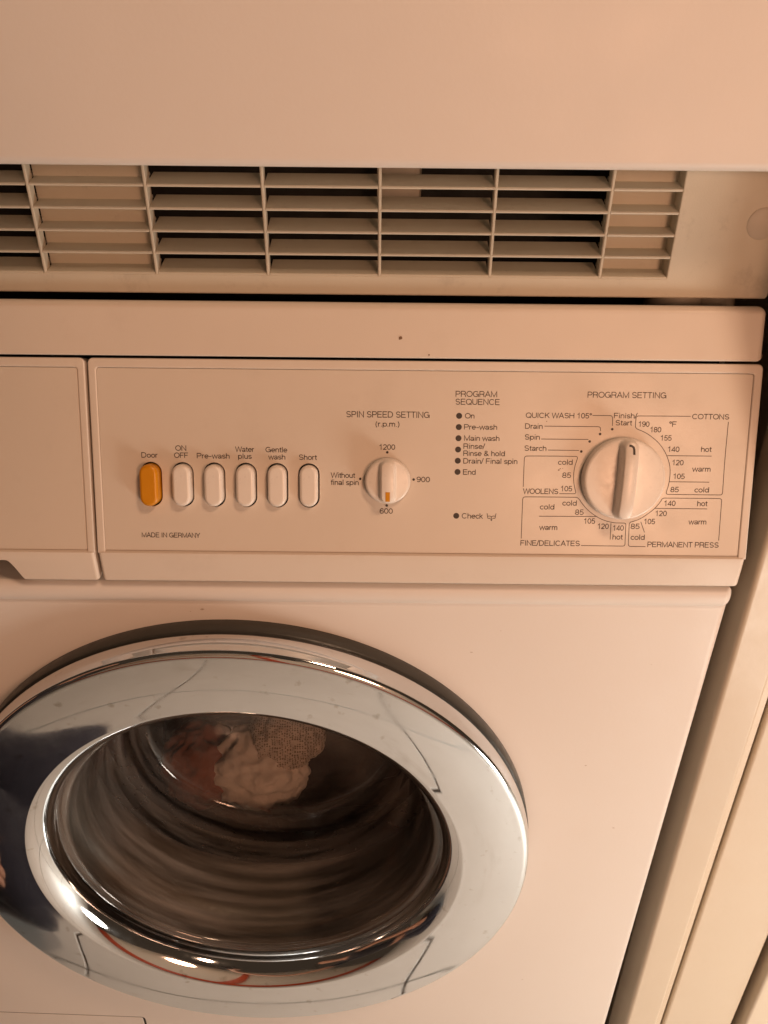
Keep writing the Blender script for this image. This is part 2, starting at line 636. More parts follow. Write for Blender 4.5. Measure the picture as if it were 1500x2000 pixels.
put('flap_gap_strip', plate('flap_gap_strip', [flap_outline(0.0001, 0.0039), flap_outline(0.0025, 0.0023)], 0.010, 0.0, (Vector((0, 0.0009, 0)), FR[1], FR[2], FR[3]), 0), 'dark', wm, smooth=False)  # dark strip added so the gap around the flap reads dark
put('flap_recess', box('flap_recess', -0.29, fb.x + 0.02, 0.0175, 0.019, fb.z - 0.12, fb.z + 0.03), 'dark', wm, smooth=False)
put('plinth', box('plinth', -W + 0.004, W - 0.004, 0.02, 0.03, 0.0, 0.097), 'plastic', wm, smooth=False)

MAT['mark'] = surf('faint_mark', (0.46, 0.37, 0.30), 0.5, var=0.2, scale=400)
for px, py, r_ in ((1144, 1495, 0.0009), (1198, 1617, 0.0009), (1272, 1298, 0.0005), (921, 1274, 0.0008), (1020, 1913, 0.0009), (395, 1190, 0.0012), (372, 1194, 0.0007), (978, 1232, 0.0004)):
    c = on_y(px, py, -0.0001)
    n_ = 12
    vs = [c] + [c + Vector((math.cos(2 * math.pi * k / n_), 0, 0.55 * math.sin(2 * math.pi * k / n_))) * r_ * random.uniform(0.5, 1.2) for k in range(n_)]
    put('stain', mesh_from('stain', vs, [(0, 1 + k, 1 + (k + 1) % n_) for k in range(n_)]), 'mark', wm, smooth=False)

# ---- rounded bead above the front
zb0, zb1 = CAM.z - 0.2742, CAM.z - 0.2600
hb = (zb1 - zb0) / 2
bead = [(0.05, zb0), (0.001, zb0)] + arc(0.0005, zb0 + hb, hb, 270, 90, 12)[0:] + [(0.05, zb1)]
bead = [(0.05, zb0)] + [(0.0015 - abs(math.cos(math.radians(a))) * 0.0042, zb0 + hb + hb * math.sin(math.radians(a))) for a in range(-90, 91, 12)] + [(0.05, zb1)]
put('front_bead', sweep('front_bead', bead, -W + 0.0005, W - 0.0005, 'X', 0.005, 0.005), 'enamel', wm, angle=40, wn=True)

# ---- control panel: frame, insert, lip
PT = 0.1091                   # slanted height of the frame
us0, _ = on_panel(173.5, 760)
uR = W - 0.0008
FRM = (P0.copy(), PU, PV, PN)
iu0, iv0 = on_panel(191.5, 1070)
iu1, iv1 = on_panel(1472, 722)
iv0 = on_panel(800, 1081)[1]
iu0 = us0 + 0.0045
iu1 = uR - 0.0048
iv1 = PT - 0.0052
print('insert', iu0, iv0, iu1, iv1, 'split', us0)
cp = plate('control_panel', [rrect(us0, iv0 - 0.0016, uR, PT, (0, 0, 0.003, 0.003)), rrect(iu0, iv0 - 0.0010, iu1, iv1, (0.0006, 0.0006, 0.0015, 0.0015), 3)], 0.012, 0.0009,
           (P0 + PN * 0.0004, PU, PV, PN), 3)
control = put('control_panel', cp, 'plastic', wm, angle=50, wn=True, label='slanted beige fascia with knobs, buttons and printed lettering')

# lip: blends from the slanted face into an upright apron
def lip_profile():
    a = P0 + PV * (iv0 - 0.0012) + PN * 0.0008
    pts = [(a.y + 0.012, a.z + 0.004), (a.y, a.z)]
    z1, yl = CAM.z - 0.2405, -0.0050
    # curve from slant to vertical
    for k in range(1, 7):
        t = k / 6
        s = Vector((a.y, a.z))
        e = Vector((yl, z1 - 0.006))
        c = Vector((yl, z1 + 0.0015))
        q = s * (1 - t) ** 2 + c * 2 * t * (1 - t) + e * t * t
        pts.append((q.x, q.y))
    zb = CAM.z - 0.2565
    pts += [(yl + 0.0016 - 0.0016 * math.cos(math.radians(t)), zb + 0.0016 - 0.0016 * math.sin(math.radians(t))) for t in (0, 22, 45, 67, 90)]
    pts += [(yl + 0.016, zb + 0.0005), (yl + 0.016, zb + 0.010)]
    return pts
put('apron', sweep('apron', lip_profile(), us0 + 0.0002, uR - 0.0003, 'X', 0.0022, 0.0028), 'plastic', control, angle=40, wn=True)

# push buttons' stations
BT = []
hx = [296.1, 358.0, 419.6, 481.2, 542.2, 603.5]
for i, x in enumerate(hx):
    u, v = on_panel(x, 945.0 + (x - 296) * 0.0135)
    BT.append((u, v))
v_mean = sum(b[1] for b in BT) / 6
BT = [(b[0], v_mean) for b in BT]
BW, BH = 0.0117, 0.0247
loops = [rrect(iu0 + 0.00005, iv0 + 0.0004, iu1 - 0.00015, iv1 - 0.00015, (0.0005, 0.0005, 0.0014, 0.0014), 3)] + [stadium(u, v, BW, BH, 12) for u, v in BT]
put('fascia_insert', plate('fascia_insert', loops, 0.0030, 0.0002, FRM, 2), 'insert', control, angle=50, wn=True)
put('button_well', plate('button_well', [rrect(iu0 - 0.003, iv0 - 0.0012, iu1 + 0.003, iv1 + 0.003, 0)], 0.001, 0.0001, (P0 - PN * 0.011, PU, PV, PN), 1), 'dark', control, smooth=False)

blabels = ['orange push button under the word Door', 'ivory push button under ON OFF', 'ivory push button under Pre-wash', 'ivory push button under Water plus',
           'ivory push button under Gentle wash', 'ivory push button under Short']
bt_me = plate('push_button', [stadium(0, 0, BW - 0.0016, BH - 0.0017, 12)], 0.0145, 0.0019, (Vector((0, 0, 0)), PU, PV, PN), 5)
bt_me.materials.append(MAT['ivory'])
bt_or = bt_me.copy()
bt_or.materials.clear()
bt_or.materials.append(MAT['orange'])
for i, (u, v) in enumerate(BT):
    hgt = (0.0066, 0.0054, 0.0052, 0.0050, 0.0047, 0.0036)[i]
    put('push_button', bt_or if i == 0 else bt_me, None, control, pan(u, v, hgt), angle=50, wn=True, label=blabels[i])

# ---- lettering
def A(cx, cy, rx, ry, a0, a1, n=14):
    return [(cx + rx * math.cos(math.radians(a0 + (a1 - a0) * k / n)), cy + ry * math.sin(math.radians(a0 + (a1 - a0) * k / n))) for k in range(n + 1)]

h_, l_, x_ = 0.945, 0.055, 0.665
GL = {
    'A': (.72, [[(.04, 0), (.36, .98), (.68, 0)], [(.15, .34), (.57, .34)]]),
    'C': (.76, [A(.39, .5, .32, .445, 42, 318)]),
    'D': (.76, [[(.09, l_), (.09, h_), (.34, h_)] + A(.36, .5, .30, .445, 90, -90) + [(.09, l_)]]),
    'E': (.67, [[(.60, h_), (.09, h_), (.09, l_), (.62, l_)], [(.09, .52), (.56, .52)]]),
    'F': (.61, [[(.58, h_), (.09, h_), (.09, 0)], [(.09, .50), (.52, .50)]]),
    'G': (.80, [A(.39, .5, .32, .445, 42, 350), [(.42, .47), (.71, .47), (.71, 0)]]),
    'H': (.75, [[(.09, 0), (.09, 1)], [(.65, 0), (.65, 1)], [(.09, .53), (.65, .53)]]),
    'I': (.27, [[(.13, 0), (.13, 1)]]),
    'K': (.70, [[(.09, 0), (.09, 1)], [(.62, 1), (.10, .40)], [(.27, .60), (.66, 0)]]),
    'L': (.57, [[(.09, 1), (.09, l_), (.55, l_)]]),
    'M': (.86, [[(.09, 0), (.09, .97), (.43, .06), (.77, .97), (.77, 0)]]),
    'N': (.74, [[(.09, 0), (.09, .97), (.64, .03), (.64, 1)]]),
    'O': (.80, [A(.40, .5, .34, .445, 0, 360, 24)]),
    'P': (.67, [[(.09, 0), (.09, h_), (.36, h_)] + A(.38, .70, .22, .245, 90, -90) + [(.09, .455)]]),
    'Q': (.80, [A(.40, .5, .34, .445, 0, 360, 24), [(.46, .24), (.74, .0)]]),
    'R': (.72, [[(.09, 0), (.09, h_), (.36, h_)] + A(.40, .71, .22, .235, 90, -90) + [(.09, .475)], [(.40, .475), (.55, .42), (.59, .30), (.60, .10), (.65, 0)]]),
    'S': (.68, [A(.34, .715, .23, .23, 18, 262) + A(.35, .275, .25, .22, 82, -160)]),
    'T': (.62, [[(.02, h_), (.60, h_)], [(.31, 0), (.31, h_)]]),
    'U': (.73, [[(.09, 1)] + A(.365, .34, .275, .285, 180, 360) + [(.64, 1)]]),
    'W': (.94, [[(.02, 1), (.24, .02), (.47, .96), (.70, .02), (.92, 1)]]),
    'Y': (.66, [[(.02, 1), (.33, .42), (.64, 1)], [(.33, .42), (.33, 0)]]),
    'a': (.55, [A(.24, .20, .175, .15, 0, 360, 16), A(.26, .47, .19, .195, 155, 0) + [(.45, .12), (.50, .03)]]),
    'c': (.50, [A(.28, .36, .22, .305, 42, 318)]),
    'd': (.57, [A(.27, .36, .21, .305, 0, 360, 18), [(.49, 0), (.49, 1)]]),
    'e': (.56, [[(.06, .37), (.50, .37)] + A(.28, .36, .22, .305, 2, 318)]),
    'f': (.30, [[(.15, 0)] + A(.28, .81, .13, .135, 180, 75), [(.01, x_), (.30, x_)]]),
    'g': (.57, [A(.27, .36, .21, .305, 0, 360, 18), [(.49, .70)] + A(.28, -.06, .21, .15, 0, -150)]),
    'h': (.54, [[(.08, 0), (.08, 1)], [(.08, .40)] + A(.265, .45, .185, .215, 170, 0) + [(.45, 0)]]),
    'i': (.23, [[(.11, 0), (.11, .71)], [(.11, .87), (.11, 1)]]),
    'k': (.49, [[(.08, 0), (.08, 1)], [(.43, .71), (.09, .32)], [(.20, .45), (.46, 0)]]),
    'l': (.23, [[(.11, 0), (.11, 1)]]),
    'm': (.80, [[(.08, 0), (.08, .71)], [(.08, .42)] + A(.235, .47, .155, .195, 170, 0) + [(.39, 0)], [(.39, .42)] + A(.545, .47, .155, .195, 170, 0) + [(.70, 0)]]),
    'n': (.54, [[(.08, 0), (.08, .71)], [(.08, .40)] + A(.265, .45, .185, .215, 170, 0) + [(.45, 0)]]),
    'o': (.57, [A(.285, .36, .225, .305, 0, 360, 18)]),
    'p': (.57, [[(.08, -.26), (.08, .71)], A(.30, .36, .21, .305, 0, 360, 18)]),
    'r': (.34, [[(.08, 0), (.08, .71)], [(.08, .36)] + A(.27, .42, .19, .24, 175, 78)]),
    's': (.49, [A(.24, .505, .17, .16, 20, 262) + A(.245, .20, .185, .145, 82, -160)]),
    't': (.31, [[(.15, .90)] + A(.26, .17, .11, .115, 180, 285), [(.01, x_), (.30, x_)]]),
    'u': (.54, [[(.08, .71)] + A(.265, .25, .185, .195, 180, 350) + [(.45, .32)], [(.45, 0), (.45, .71)]]),
    'w': (.72, [[(.01, .71), (.18, .02), (.355, .68), (.53, .02), (.70, .71)]]),
    '0': (.57, [A(.28, .5, .22, .445, 0, 360, 22)]),
    '1': (.57, [[(.09, .74), (.22, .79), (.32, .98), (.32, 0)]]),
    '2': (.57, [A(.27, .68, .21, .265, 165, -35) + [(.07, .07), (.07, l_), (.50, l_)]]),
    '4': (.57, [[(.40, 0), (.40, .94), (.04, .27), (.54, .27)]]),
    '5': (.57, [[(.48, h_), (.15, h_), (.09, .50)] + A(.27, .325, .22, .27, 130, -155)]),
    '6': (.57, [A(.28, .31, .215, .255, 0, 360, 18), [(.065, .31)] + A(.29, .5, .225, .445, 178, 40)]),
    '8': (.57, [A(.28, .72, .185, .225, 0, 360, 18), A(.28, .275, .22, .22, 0, 360, 18)]),
    '9': (.57, [A(.28, .69, .215, .255, 0, 360, 18), [(.495, .69)] + A(.27, .5, .225, .445, -2, -140)]),
    '-': (.42, [[(.05, .37), (.36, .37)]]),
    '/': (.30, [[(.0, -.04), (.28, 1.04)]]),
    '&': (.70, [[(.66, 0), (.18, .64)] + A(.30, .79, .15, .155, 215, -35) + [(.14, .42)] + A(.27, .24, .20, .19, 130, 300) + [(.58, .42)]]),
    '(': (.30, [A(.36, .40, .28, .66, 122, 238)]), ')': (.30, [A(-.08, .40, .28, .66, 58, -58)]),
    '.': (.22, [[(.10, 0), (.10, .12)]]), '\u00b0': (.34, [A(.17, .80, .12, .145, 0, 360, 14)]), ' ': (.28, []),
}
PRN = 0.00006                 # ink film above the insert


def ribbon(vs, fs, pts, w, closed=False):
    """flat stroke of even width along (u, v) points"""
    n0 = len(vs)
    k = len(pts)
    for i, p in enumerate(pts):
        if closed:
            a, b = pts[(i - 1) % k], pts[(i + 1) % k]
        else:
            a, b = pts[max(0, i - 1)], pts[min(k - 1, i + 1)]
        q = Vector(p)
        d1, d2 = q - Vector(a), Vector(b) - q
        d1 = d1.normalized() if d1.length > 1e-9 else d2.normalized()
        d2 = d2.normalized() if d2.length > 1e-9 else d1
        m = Vector((-d1.y - d2.y, d1.x + d2.x))
        if m.length < 1e-6:
            m = Vector((-d1.y, d1.x))
        m.normalize()
        c = max(0.45, m.dot(Vector((-d1.y, d1.x))))
        m *= w / 2 / c
        vs.append(pan(q.x + m.x, q.y + m.y, PRN))
        vs.append(pan(q.x - m.x, q.y - m.y, PRN))
    for i in range(k if closed else k - 1):
        j = (i + 1) % k
        fs.append((n0 + 2 * i, n0 + 2 * i + 1, n0 + 2 * j + 1, n0 + 2 * j))


def letter(body, xl, xr, base, cap=10.3):
    """print a string so that it runs from xl to xr on the baseline (photo positions on the fascia plane)"""
    strokes, pen = [], 0.0
    for ch_ in body:
        adv, st = GL[ch_]
        strokes += [[(pen + x, y) for x, y in s_] for s_ in st]
        pen += adv
    x0 = min(x for s_ in strokes for x, y in s_) - 0.05
    x1 = max(x for s_ in strokes for x, y in s_) + 0.05
    ua, _ = on_panel(xl, base)
    ub, _ = on_panel(xr, base)
    _, vm = on_panel((xl + xr) / 2, base)
    _, vt = on_panel((xl + xr) / 2, base - cap)
    sx, sy = (ub - ua) / (x1 - x0), vt - vm
    vs, fs = [], []
    for s_ in strokes:
        pts = [(ua + (x - x0) * sx, vm + y * sy) for x, y in s_]
        closed = (Vector(s_[0]) - Vector(s_[-1])).length < 1e-4
        ribbon(vs, fs, pts[:-1] if closed else pts, sy * (0.138 if cap < 11 else 0.122), closed)
    return put('lettering', mesh_from('lettering', vs, fs), 'ink', control, smooth=False)

TEXT = [
    ('Door', 276.4, 308.6, 893.8), ('ON', 342.5, 364, 880.3), ('OFF', 340.2, 368.2, 894.3), ('Pre-wash', 384.5, 448.6, 895.4),
    ('Water', 459.3, 496.8, 882.6), ('plus', 465.1, 492, 896), ('Gentle', 518.6, 561.2, 883.4), ('wash', 524, 557.3, 897.4),
    ('Short', 584.1, 619.7, 898.2), ('MADE IN GERMANY', 277.2, 391.2, 1049.7, 9.3),
    ('SPIN SPEED SETTING', 676.6, 839, 815.6, 12.0), ('(r.p.m.)', 733.4, 780.2, 833.2), ('1200', 740.4, 771.8, 878.3),
    ('900', 813.5, 839.8, 941.6), ('600', 741.5, 767.3, 1003.2), ('Without', 645.8, 694.2, 933.2), ('final spin', 645.5, 700.6, 947.2),
    ('PROGRAM', 889.7, 970.9, 775.3, 11.5), ('SEQUENCE', 889.7, 976.5, 790.7, 11.5), ('On', 907.9, 926.6, 817.3), ('Pre-wash', 906.2, 970.9, 839.1),
    ('Main wash', 906.2, 975.4, 861), ('Rinse/', 905.1, 947.6, 876.7), ('Rinse & hold', 904.8, 986, 890.7), ('Drain/ Final spin', 904.8, 1010.4, 905.8),
    ('End', 904.2, 928.9, 927.1), ('Check', 901.7, 943.4, 1012.8),
    ('PROGRAM SETTING', 1147.3, 1301.3, 777.3, 11.6), ('QUICK WASH 105\u00b0', 1026.7, 1155.8, 816.7), ('Drain', 1025.3, 1059.7, 837.5),
    ('Spin', 1025, 1054.2, 858.7), ('Starch', 1024.2, 1067, 880.5), ('Finish/', 1198.8, 1245, 817), ('Start', 1202.2, 1235, 830.8),
    ('cold', 1089.5, 1118.3, 907.7), ('85', 1097.7, 1115.3, 933.3), ('105', 1094.7, 1117.2, 959.5), ('WOOLENS', 1021.3, 1090, 964.7),
    ('cold', 1054.2, 1082.5, 995), ('cold', 1098, 1126.2, 987.5), ('85', 1122.8, 1139.7, 1005.5), ('105', 1140, 1162, 1022.8),
    ('warm', 1052.8, 1088.3, 1035), ('120', 1166.7, 1188.7, 1033), ('140', 1196.7, 1218, 1036.3), ('hot', 1196, 1216.7, 1053.8),
    ('FINE/DELICATES', 1016.3, 1132.2, 1066),
    ('COTTONS', 1351.5, 1423.9, 819), ('190', 1246.6, 1268.2, 833.5), ('180', 1269.5, 1291.2, 844.3), ('155', 1289.6, 1311.4, 860.6),
    ('140', 1303.8, 1326.7, 882.6), ('\u00b0F', 1306.5, 1321.7, 833.6), ('hot', 1369, 1390.2, 882.6), ('120', 1312.3, 1334.8, 908.7),
    ('warm', 1351.4, 1387.5, 921.1), ('105', 1314.5, 1337, 935.5), ('85', 1309, 1325.4, 961.3), ('cold', 1356, 1384.3, 961.8),
    ('140', 1296.6, 1319.1, 988.1), ('hot', 1361.4, 1382.1, 988.6), ('120', 1279.5, 1301.9, 1007.9), ('105', 1257.4, 1279, 1023.7),
    ('warm', 1344.2, 1379.2, 1024.2), ('85', 1231.3, 1248.9, 1033.1), ('cold', 1231.3, 1258.8, 1054.3), ('PERMANENT PRESS', 1264.2, 1403.2, 1069),
]
for t in TEXT:
    letter(*t)

# printed rules and boxes
def smooth_path(pts, n=2):
    for _ in range(n):
        out = [pts[0]]
        for a, b in zip(pts[:-1], pts[1:]):
            out.append((a[0] * .75 + b[0] * .25, a[1] * .75 + b[1] * .25))
            out.append((a[0] * .25 + b[0] * .75, a[1] * .25 + b[1] * .75))
        out.append(pts[-1])
        pts = out
    return pts

def rule(pts, w=0.00034, sm=2):
    pts = [on_panel(*p) for p in pts]
    if sm:
        pts = smooth_path(pts, sm)
    vs, fs = [], []
    ribbon(vs, fs, pts, w)
    return put('printed_line', mesh_from('printed_line', vs, fs), 'ink', control, smooth=False)

for r_ in [
    [(1157.2, 811.3), (1186, 811.6), (1195.5, 811.8), (1196.7, 819), (1196, 831.7)],
    [(1063.3, 832.3), (1162, 833.2), (1171.5, 833.4), (1172.8, 837), (1172.8, 842)],
    [(1057, 857.5), (1149.2, 858.2)], [(1070.3, 879), (1130.8, 879.7)],
    [(1022, 950.8), (1023.8, 902), (1024.3, 891), (1034, 890.5), (1120, 891.2), (1128.8, 891.6), (1126, 901), (1122.2, 911.7), (1120, 928.3), (1121, 946.7), (1123.5, 957), (1125, 964.3), (1116, 964.3), (1092.5, 964.2)],
    [(1018, 1051.7), (1020.5, 982), (1021, 970.8), (1031, 970.3), (1120, 971.2), (1129, 971.4), (1138.3, 985.8), (1150, 998.3), (1165, 1009.2), (1180, 1016.7), (1198.3, 1021.2), (1214, 1021.6), (1222.6, 1021.6), (1222, 1031), (1220.9, 1056), (1220.6, 1066.6), (1211, 1066.6), (1135, 1065.5)],
    [(1053, 1008.2), (1165.8, 1008.8)], [(1193.3, 1021.7), (1191.7, 1053.7)],
    [(1348.8, 813.1), (1252, 812.4), (1243, 812.4), (1241.6, 822), (1241.0, 829), (1241.2, 837), (1257.4, 843), (1271.8, 852), (1286.2, 864.6), (1295.2, 876.3), (1302.4, 889.8), (1307.8, 906), (1309.2, 920.4), (1307.4, 940.2), (1304.2, 952.8), (1299.8, 965.4), (1310, 965.7), (1400, 966.7), (1411, 966.8), (1411.6, 956), (1415.8, 895.2), (1422.6, 824.1)],
    [(1303, 890), (1390, 890.9)], [(1307.3, 940.9), (1385.2, 941.8)],
    [(1403.6, 1055.7), (1409, 984), (1409.8, 974), (1399, 973.6), (1304, 972.9), (1294, 972.8), (1289.8, 980.5), (1279, 993.1), (1266.4, 1003), (1250.2, 1013.8), (1236, 1018.6), (1229, 1020.5), (1228.6, 1031), (1227.3, 1057), (1227, 1067.3), (1237, 1067.4), (1260.5, 1067.6)],
    [(1279.4, 992.9), (1381.2, 994)], [(1251.6, 1019.2), (1258.7, 1039.9)],
]:
    rule(r_, sm=2 if len(r_) > 2 else 0)
# drain symbol beside Check
rule([(951.3, 1002.3), (952.8, 1012.3), (958, 1012.4)], sm=0)
rule([(961.5, 1012.4), (966.8, 1012.3), (968.8, 1002.7)], sm=0)
rule([(952.6, 1008.4), (957, 1007.6), (959.7, 1009.6), (962.5, 1007.8), (967.2, 1008.2)], sm=1)
rule([(959.7, 1009.6), (959.7, 1016.8)], sm=0)
rule([(957.9, 1014.6), (959.7, 1016.8), (961.5, 1014.6)], 0.0003, sm=0)

def disc(name, u, v, r, n, mat, parent, dome=0.0, seg=20):
    vs, fs = [pan(u, v, n + dome)], []
    for j, (fr, fh) in enumerate(((0.6, 0.72), (0.9, 0.3), (1.0, 0.0))):
        for k in range(seg):
            a = 2 * math.pi * k / seg
            vs.append(pan(u + r * fr * math.cos(a), v + r * fr * math.sin(a), n + dome * fh))
    for k in range(seg):
        k2 = (k + 1) % seg
        fs.append((0, 1 + k, 1 + k2))
        for j in range(2):
            fs.append((1 + j * seg + k, 1 + (j + 1) * seg + k, 1 + (j + 1) * seg + k2, 1 + j * seg + k2))
    return put(name, mesh_from(name, vs, fs), mat, parent, angle=60)

for px, py in ((756.4, 883.4), (807.9, 936.6), (755.3, 987.3), (703.7, 935.2), (1195.7, 838.3), (1172, 847.7), (1151.7, 862.3), (1135.3, 881.8)):
    u, v = on_panel(px, py)
    disc('scale_dot', u, v, 0.00072, PRN, 'ink', control)
for px, py in ((896.7, 812.2), (896.1, 834.1), (895.5, 855.9), (894.7, 878), (894.1, 899.9), (893.6, 921.7), (891.1, 1007.4)):
    u, v = on_panel(px, py)
    disc('indicator_light', u, v, 0.00165, 0.00003, 'lens', control, 0.0, 24)

# ---- rotary knobs
def knob(name, u, v, R, hs, hr, wr, rot, label):
    """skirt disc of height hs with a raised finger bar hr above it, bar half width wr"""
    NA, NR = 220, 56
    vs, fs = [], []
    def sstep(t):
        t = max(0.0, min(1.0, t))
        return t * t * (3 - 2 * t)
    def height(x, y, r):
        h = hs - 0.0010 * (r / R) ** 2
        edge = (R - r)
        rb = 0.0014
        if edge < rb:
            h -= rb - math.sqrt(max(0, rb * rb - (rb - edge) ** 2))
        c, s = math.cos(rot), math.sin(rot)
        bx, by = c * x + s * y, -s * x + c * y
        lim = R - 0.0007
        ay = max(0.0, abs(by) - (lim - wr))
        dd = math.hypot(bx, ay) if ay > 0 else abs(bx)
        fall = 0.0017
        k = 1 - sstep((dd - (wr - fall * 0.5)) / fall)
        crown = 1 - 0.10 * (bx / wr) ** 2 if abs(bx) < wr else 0.9
        end = 1 - 0.35 * (abs(by) / R) ** 4
        return h + hr * k * crown * end
    rs = [R * (j / NR) for j in range(1, NR)] + [R - 0.0002, R]
    vs.append(Vector((0, 0, height(0, 0, 0))))
    for r in rs:
        for k in range(NA):
            a = 2 * math.pi * k / NA
            x, y = r * math.cos(a), r * math.sin(a)
            vs.append(Vector((x, y, height(x, y, r))))
    for k in range(NA):
        a = 2 * math.pi * k / NA
        vs.append(Vector(((R + 0.0003) * math.cos(a), (R + 0.0003) * math.sin(a), 0.0009)))
    nr = len(rs) + 1
    for k in range(NA):
        k2 = (k + 1) % NA
        fs.append((0, 1 + k, 1 + k2))
        for j in range(nr - 1):
            fs.append((1 + j * NA + k, 1 + (j + 1) * NA + k, 1 + (j + 1) * NA + k2, 1 + j * NA + k2))
    me = mesh_from(name, [PU * p.x + PV * p.y + PN * p.z for p in vs], fs)
    o = put(name, me, 'ivory', wm, pan(u, v, 0.0), angle=65, label=label)
    return o, (lambda x, y: height(x, y, math.hypot(x, y)))

def knob_mark(ko, hf, pts, w, mat, name='pointer_mark'):
    vs, fs = [], []
    base = ko.location
    for i, p in enumerate(pts):
        a, b = Vector(pts[max(0, i - 1)]), Vector(pts[min(len(pts) - 1, i + 1)])
        d = (b - a).normalized()
        nn = Vector((-d.y, d.x)) * (w / 2)
        for sgn in (-1, 0, 1):
            x, y = p[0] + nn.x * sgn, p[1] + nn.y * sgn
            vs.append(base + PU * x + PV * y + PN * (hf(x, y) + 0.00012))
    for i in range(len(pts) - 1):
        for j in range(2):
            fs.append((3 * i + j, 3 * i + j + 1, 3 * i + j + 4, 3 * i + j + 3))
    o = bpy.data.objects.new(name, mesh_from(name, [v - base for v in vs], fs))
    COL.objects.link(o)
    o.data.materials.append(MAT[mat])
    o.parent = ko
    return o

ku, kv = on_panel(757.0, 938.6)
k1, h1 = knob('spin_speed_knob', ku, kv, 0.01235, 0.0058, 0.0050, 0.0040, math.radians(0.5), 'small ivory knob with orange mark pointing to 600')
knob_mark(k1, h1, [(0.0001, -0.0050 - 0.0006 * i) for i in range(10)], 0.0024, 'orange')
ku, kv = on_panel(1214.0, 934.0)
k2, h2 = knob('program_knob', ku, kv, 0.0222, 0.0072, 0.0082, 0.0043, math.radians(-2.5), 'large ivory program knob with dark pointer groove near its top')
knob_mark(k2, h2, [(-0.0010, 0.0190), (0.0002, 0.0189), (0.0012, 0.0181), (0.0015, 0.0168), (0.0015, 0.0152), (0.0015, 0.0143)], 0.0012, 'ink')

# stains and scuffs on the fascia
def blot(cx, cy, r, parent=None, squash=0.6, rot=0.6, n=14):
    parent = parent or control
    u, v = on_panel(cx, cy)
    vs, fs = [pan(u, v, 0.00005)], []
    for k in range(n):
        a = 2 * math.pi * k / n
        rr = r * random.uniform(0.55, 1.15)
        x, y = rr * math.cos(a), rr * squash * math.sin(a)
        vs.append(pan(u + x * math.cos(rot) - y * math.sin(rot), v + x * math.sin(rot) + y * math.cos(rot), 0.00005))
    for k in range(n):
        fs.append((0, 1 + k, 1 + (k + 1) % n))
    put('stain', mesh_from('stain', vs, fs), 'stain', parent, smooth=False)
blot(1091.5, 918, 0.0007)
blot(1094, 915.3, 0.0004)
blot(1067.5, 823, 0.0004)
blot(1099, 914.5, 0.0003)

# ---- detergent drawer left of the control panel
dr_l, dr_r = -W + 0.0008, us0 - 0.0016
du1 = dr_r - 0.0042
dp = plate('detergent_drawer', [rrect(dr_l, iv0 - 0.0016, dr_r, PT, (0, 0, 0.003, 0.003)), rrect(dr_l + 0.0045, iv0 - 0.0008, du1, iv1, (0.0006, 0.0006, 0.0015, 0.0015), 3)], 0.012, 0.0009,
           (P0 + PN * 0.0004, PU, PV, PN), 3)
drawer = put('detergent_drawer', dp, 'plastic', wm, angle=50, wn=True, label='blank drawer front left of the control panel with a finger recess below')
put('drawer_insert', plate('drawer_insert', [rrect(dr_l + 0.0047, iv0 + 0.0004, du1 - 0.00005, iv1 - 0.00015, (0.0005, 0.0005, 0.0014, 0.0014), 3)], 0.0030, 0.0002, FRM, 2), 'insert', drawer, angle=50, wn=True)
put('drawer_back', plate('drawer_back', [rrect(dr_l + 0.002, iv0 - 0.0012, dr_r - 0.002, iv1 + 0.003, 0)], 0.001, 0.0001, (P0 - PN * 0.011, PU, PV, PN), 1), 'dark', drawer, smooth=False)
# apron of the drawer with a scooped finger recess: the bottom edge is raised along the recess
apr = sweep('drawer_apron', lip_profile(), dr_l + 0.0002, dr_r - 0.0002, 'X', 0.0022, 0.0022)
ca = on_y(24, 1094, -0.005)
cb = on_y(56, 1131, -0.005)
cut_pts = [(dr_l + 0.028, CAM.z - 0.30)]
for k in range(13):
    t = k / 12
    cut_pts.append((dr_l + 0.028 + 0.010 * t, CAM.z - 0.262 + (ca.z - CAM.z + 0.262) * (3 * t * t - 2 * t ** 3)))
for k in range(13):
    t = k / 12
    cut_pts.append((ca.x - 0.004 + (cb.x - ca.x + 0.005) * t, ca.z + (CAM.z - 0.2585 - ca.z) * (3 * t * t - 2 * t ** 3)))
cut_pts.append((cb.x + 0.002, CAM.z - 0.30))
cutter = plate('cutter', [cut_pts], 0.08, 0.0, (Vector((0, -0.04, 0)), Vector((1, 0, 0)), Vector((0, 0, 1)), Vector((0, -1, 0))), 1)
co = bpy.data.objects.new('cutter', cutter)
COL.objects.link(co)
ao = bpy.data.objects.new('drawer_apron_tmp', apr)
COL.objects.link(ao)
bo = ao.modifiers.new('b', 'BOOLEAN')
bo.object = co
bo.operation = 'DIFFERENCE'
bo.solver = 'EXACT'
bpy.context.view_layer.update()
dg = bpy.context.evaluated_depsgraph_get()
apr2 = bpy.data.meshes.new_from_object(ao.evaluated_get(dg))
bpy.data.objects.remove(ao)
bpy.data.objects.remove(co)
put('drawer_apron', apr2, 'plastic', drawer, angle=30, wn=False)
put('finger_recess', box('finger_recess', dr_l + 0.01, dr_r - 0.012, 0.026, 0.030, CAM.z - 0.262, CAM.z - 0.232), 'dark', drawer, smooth=False)

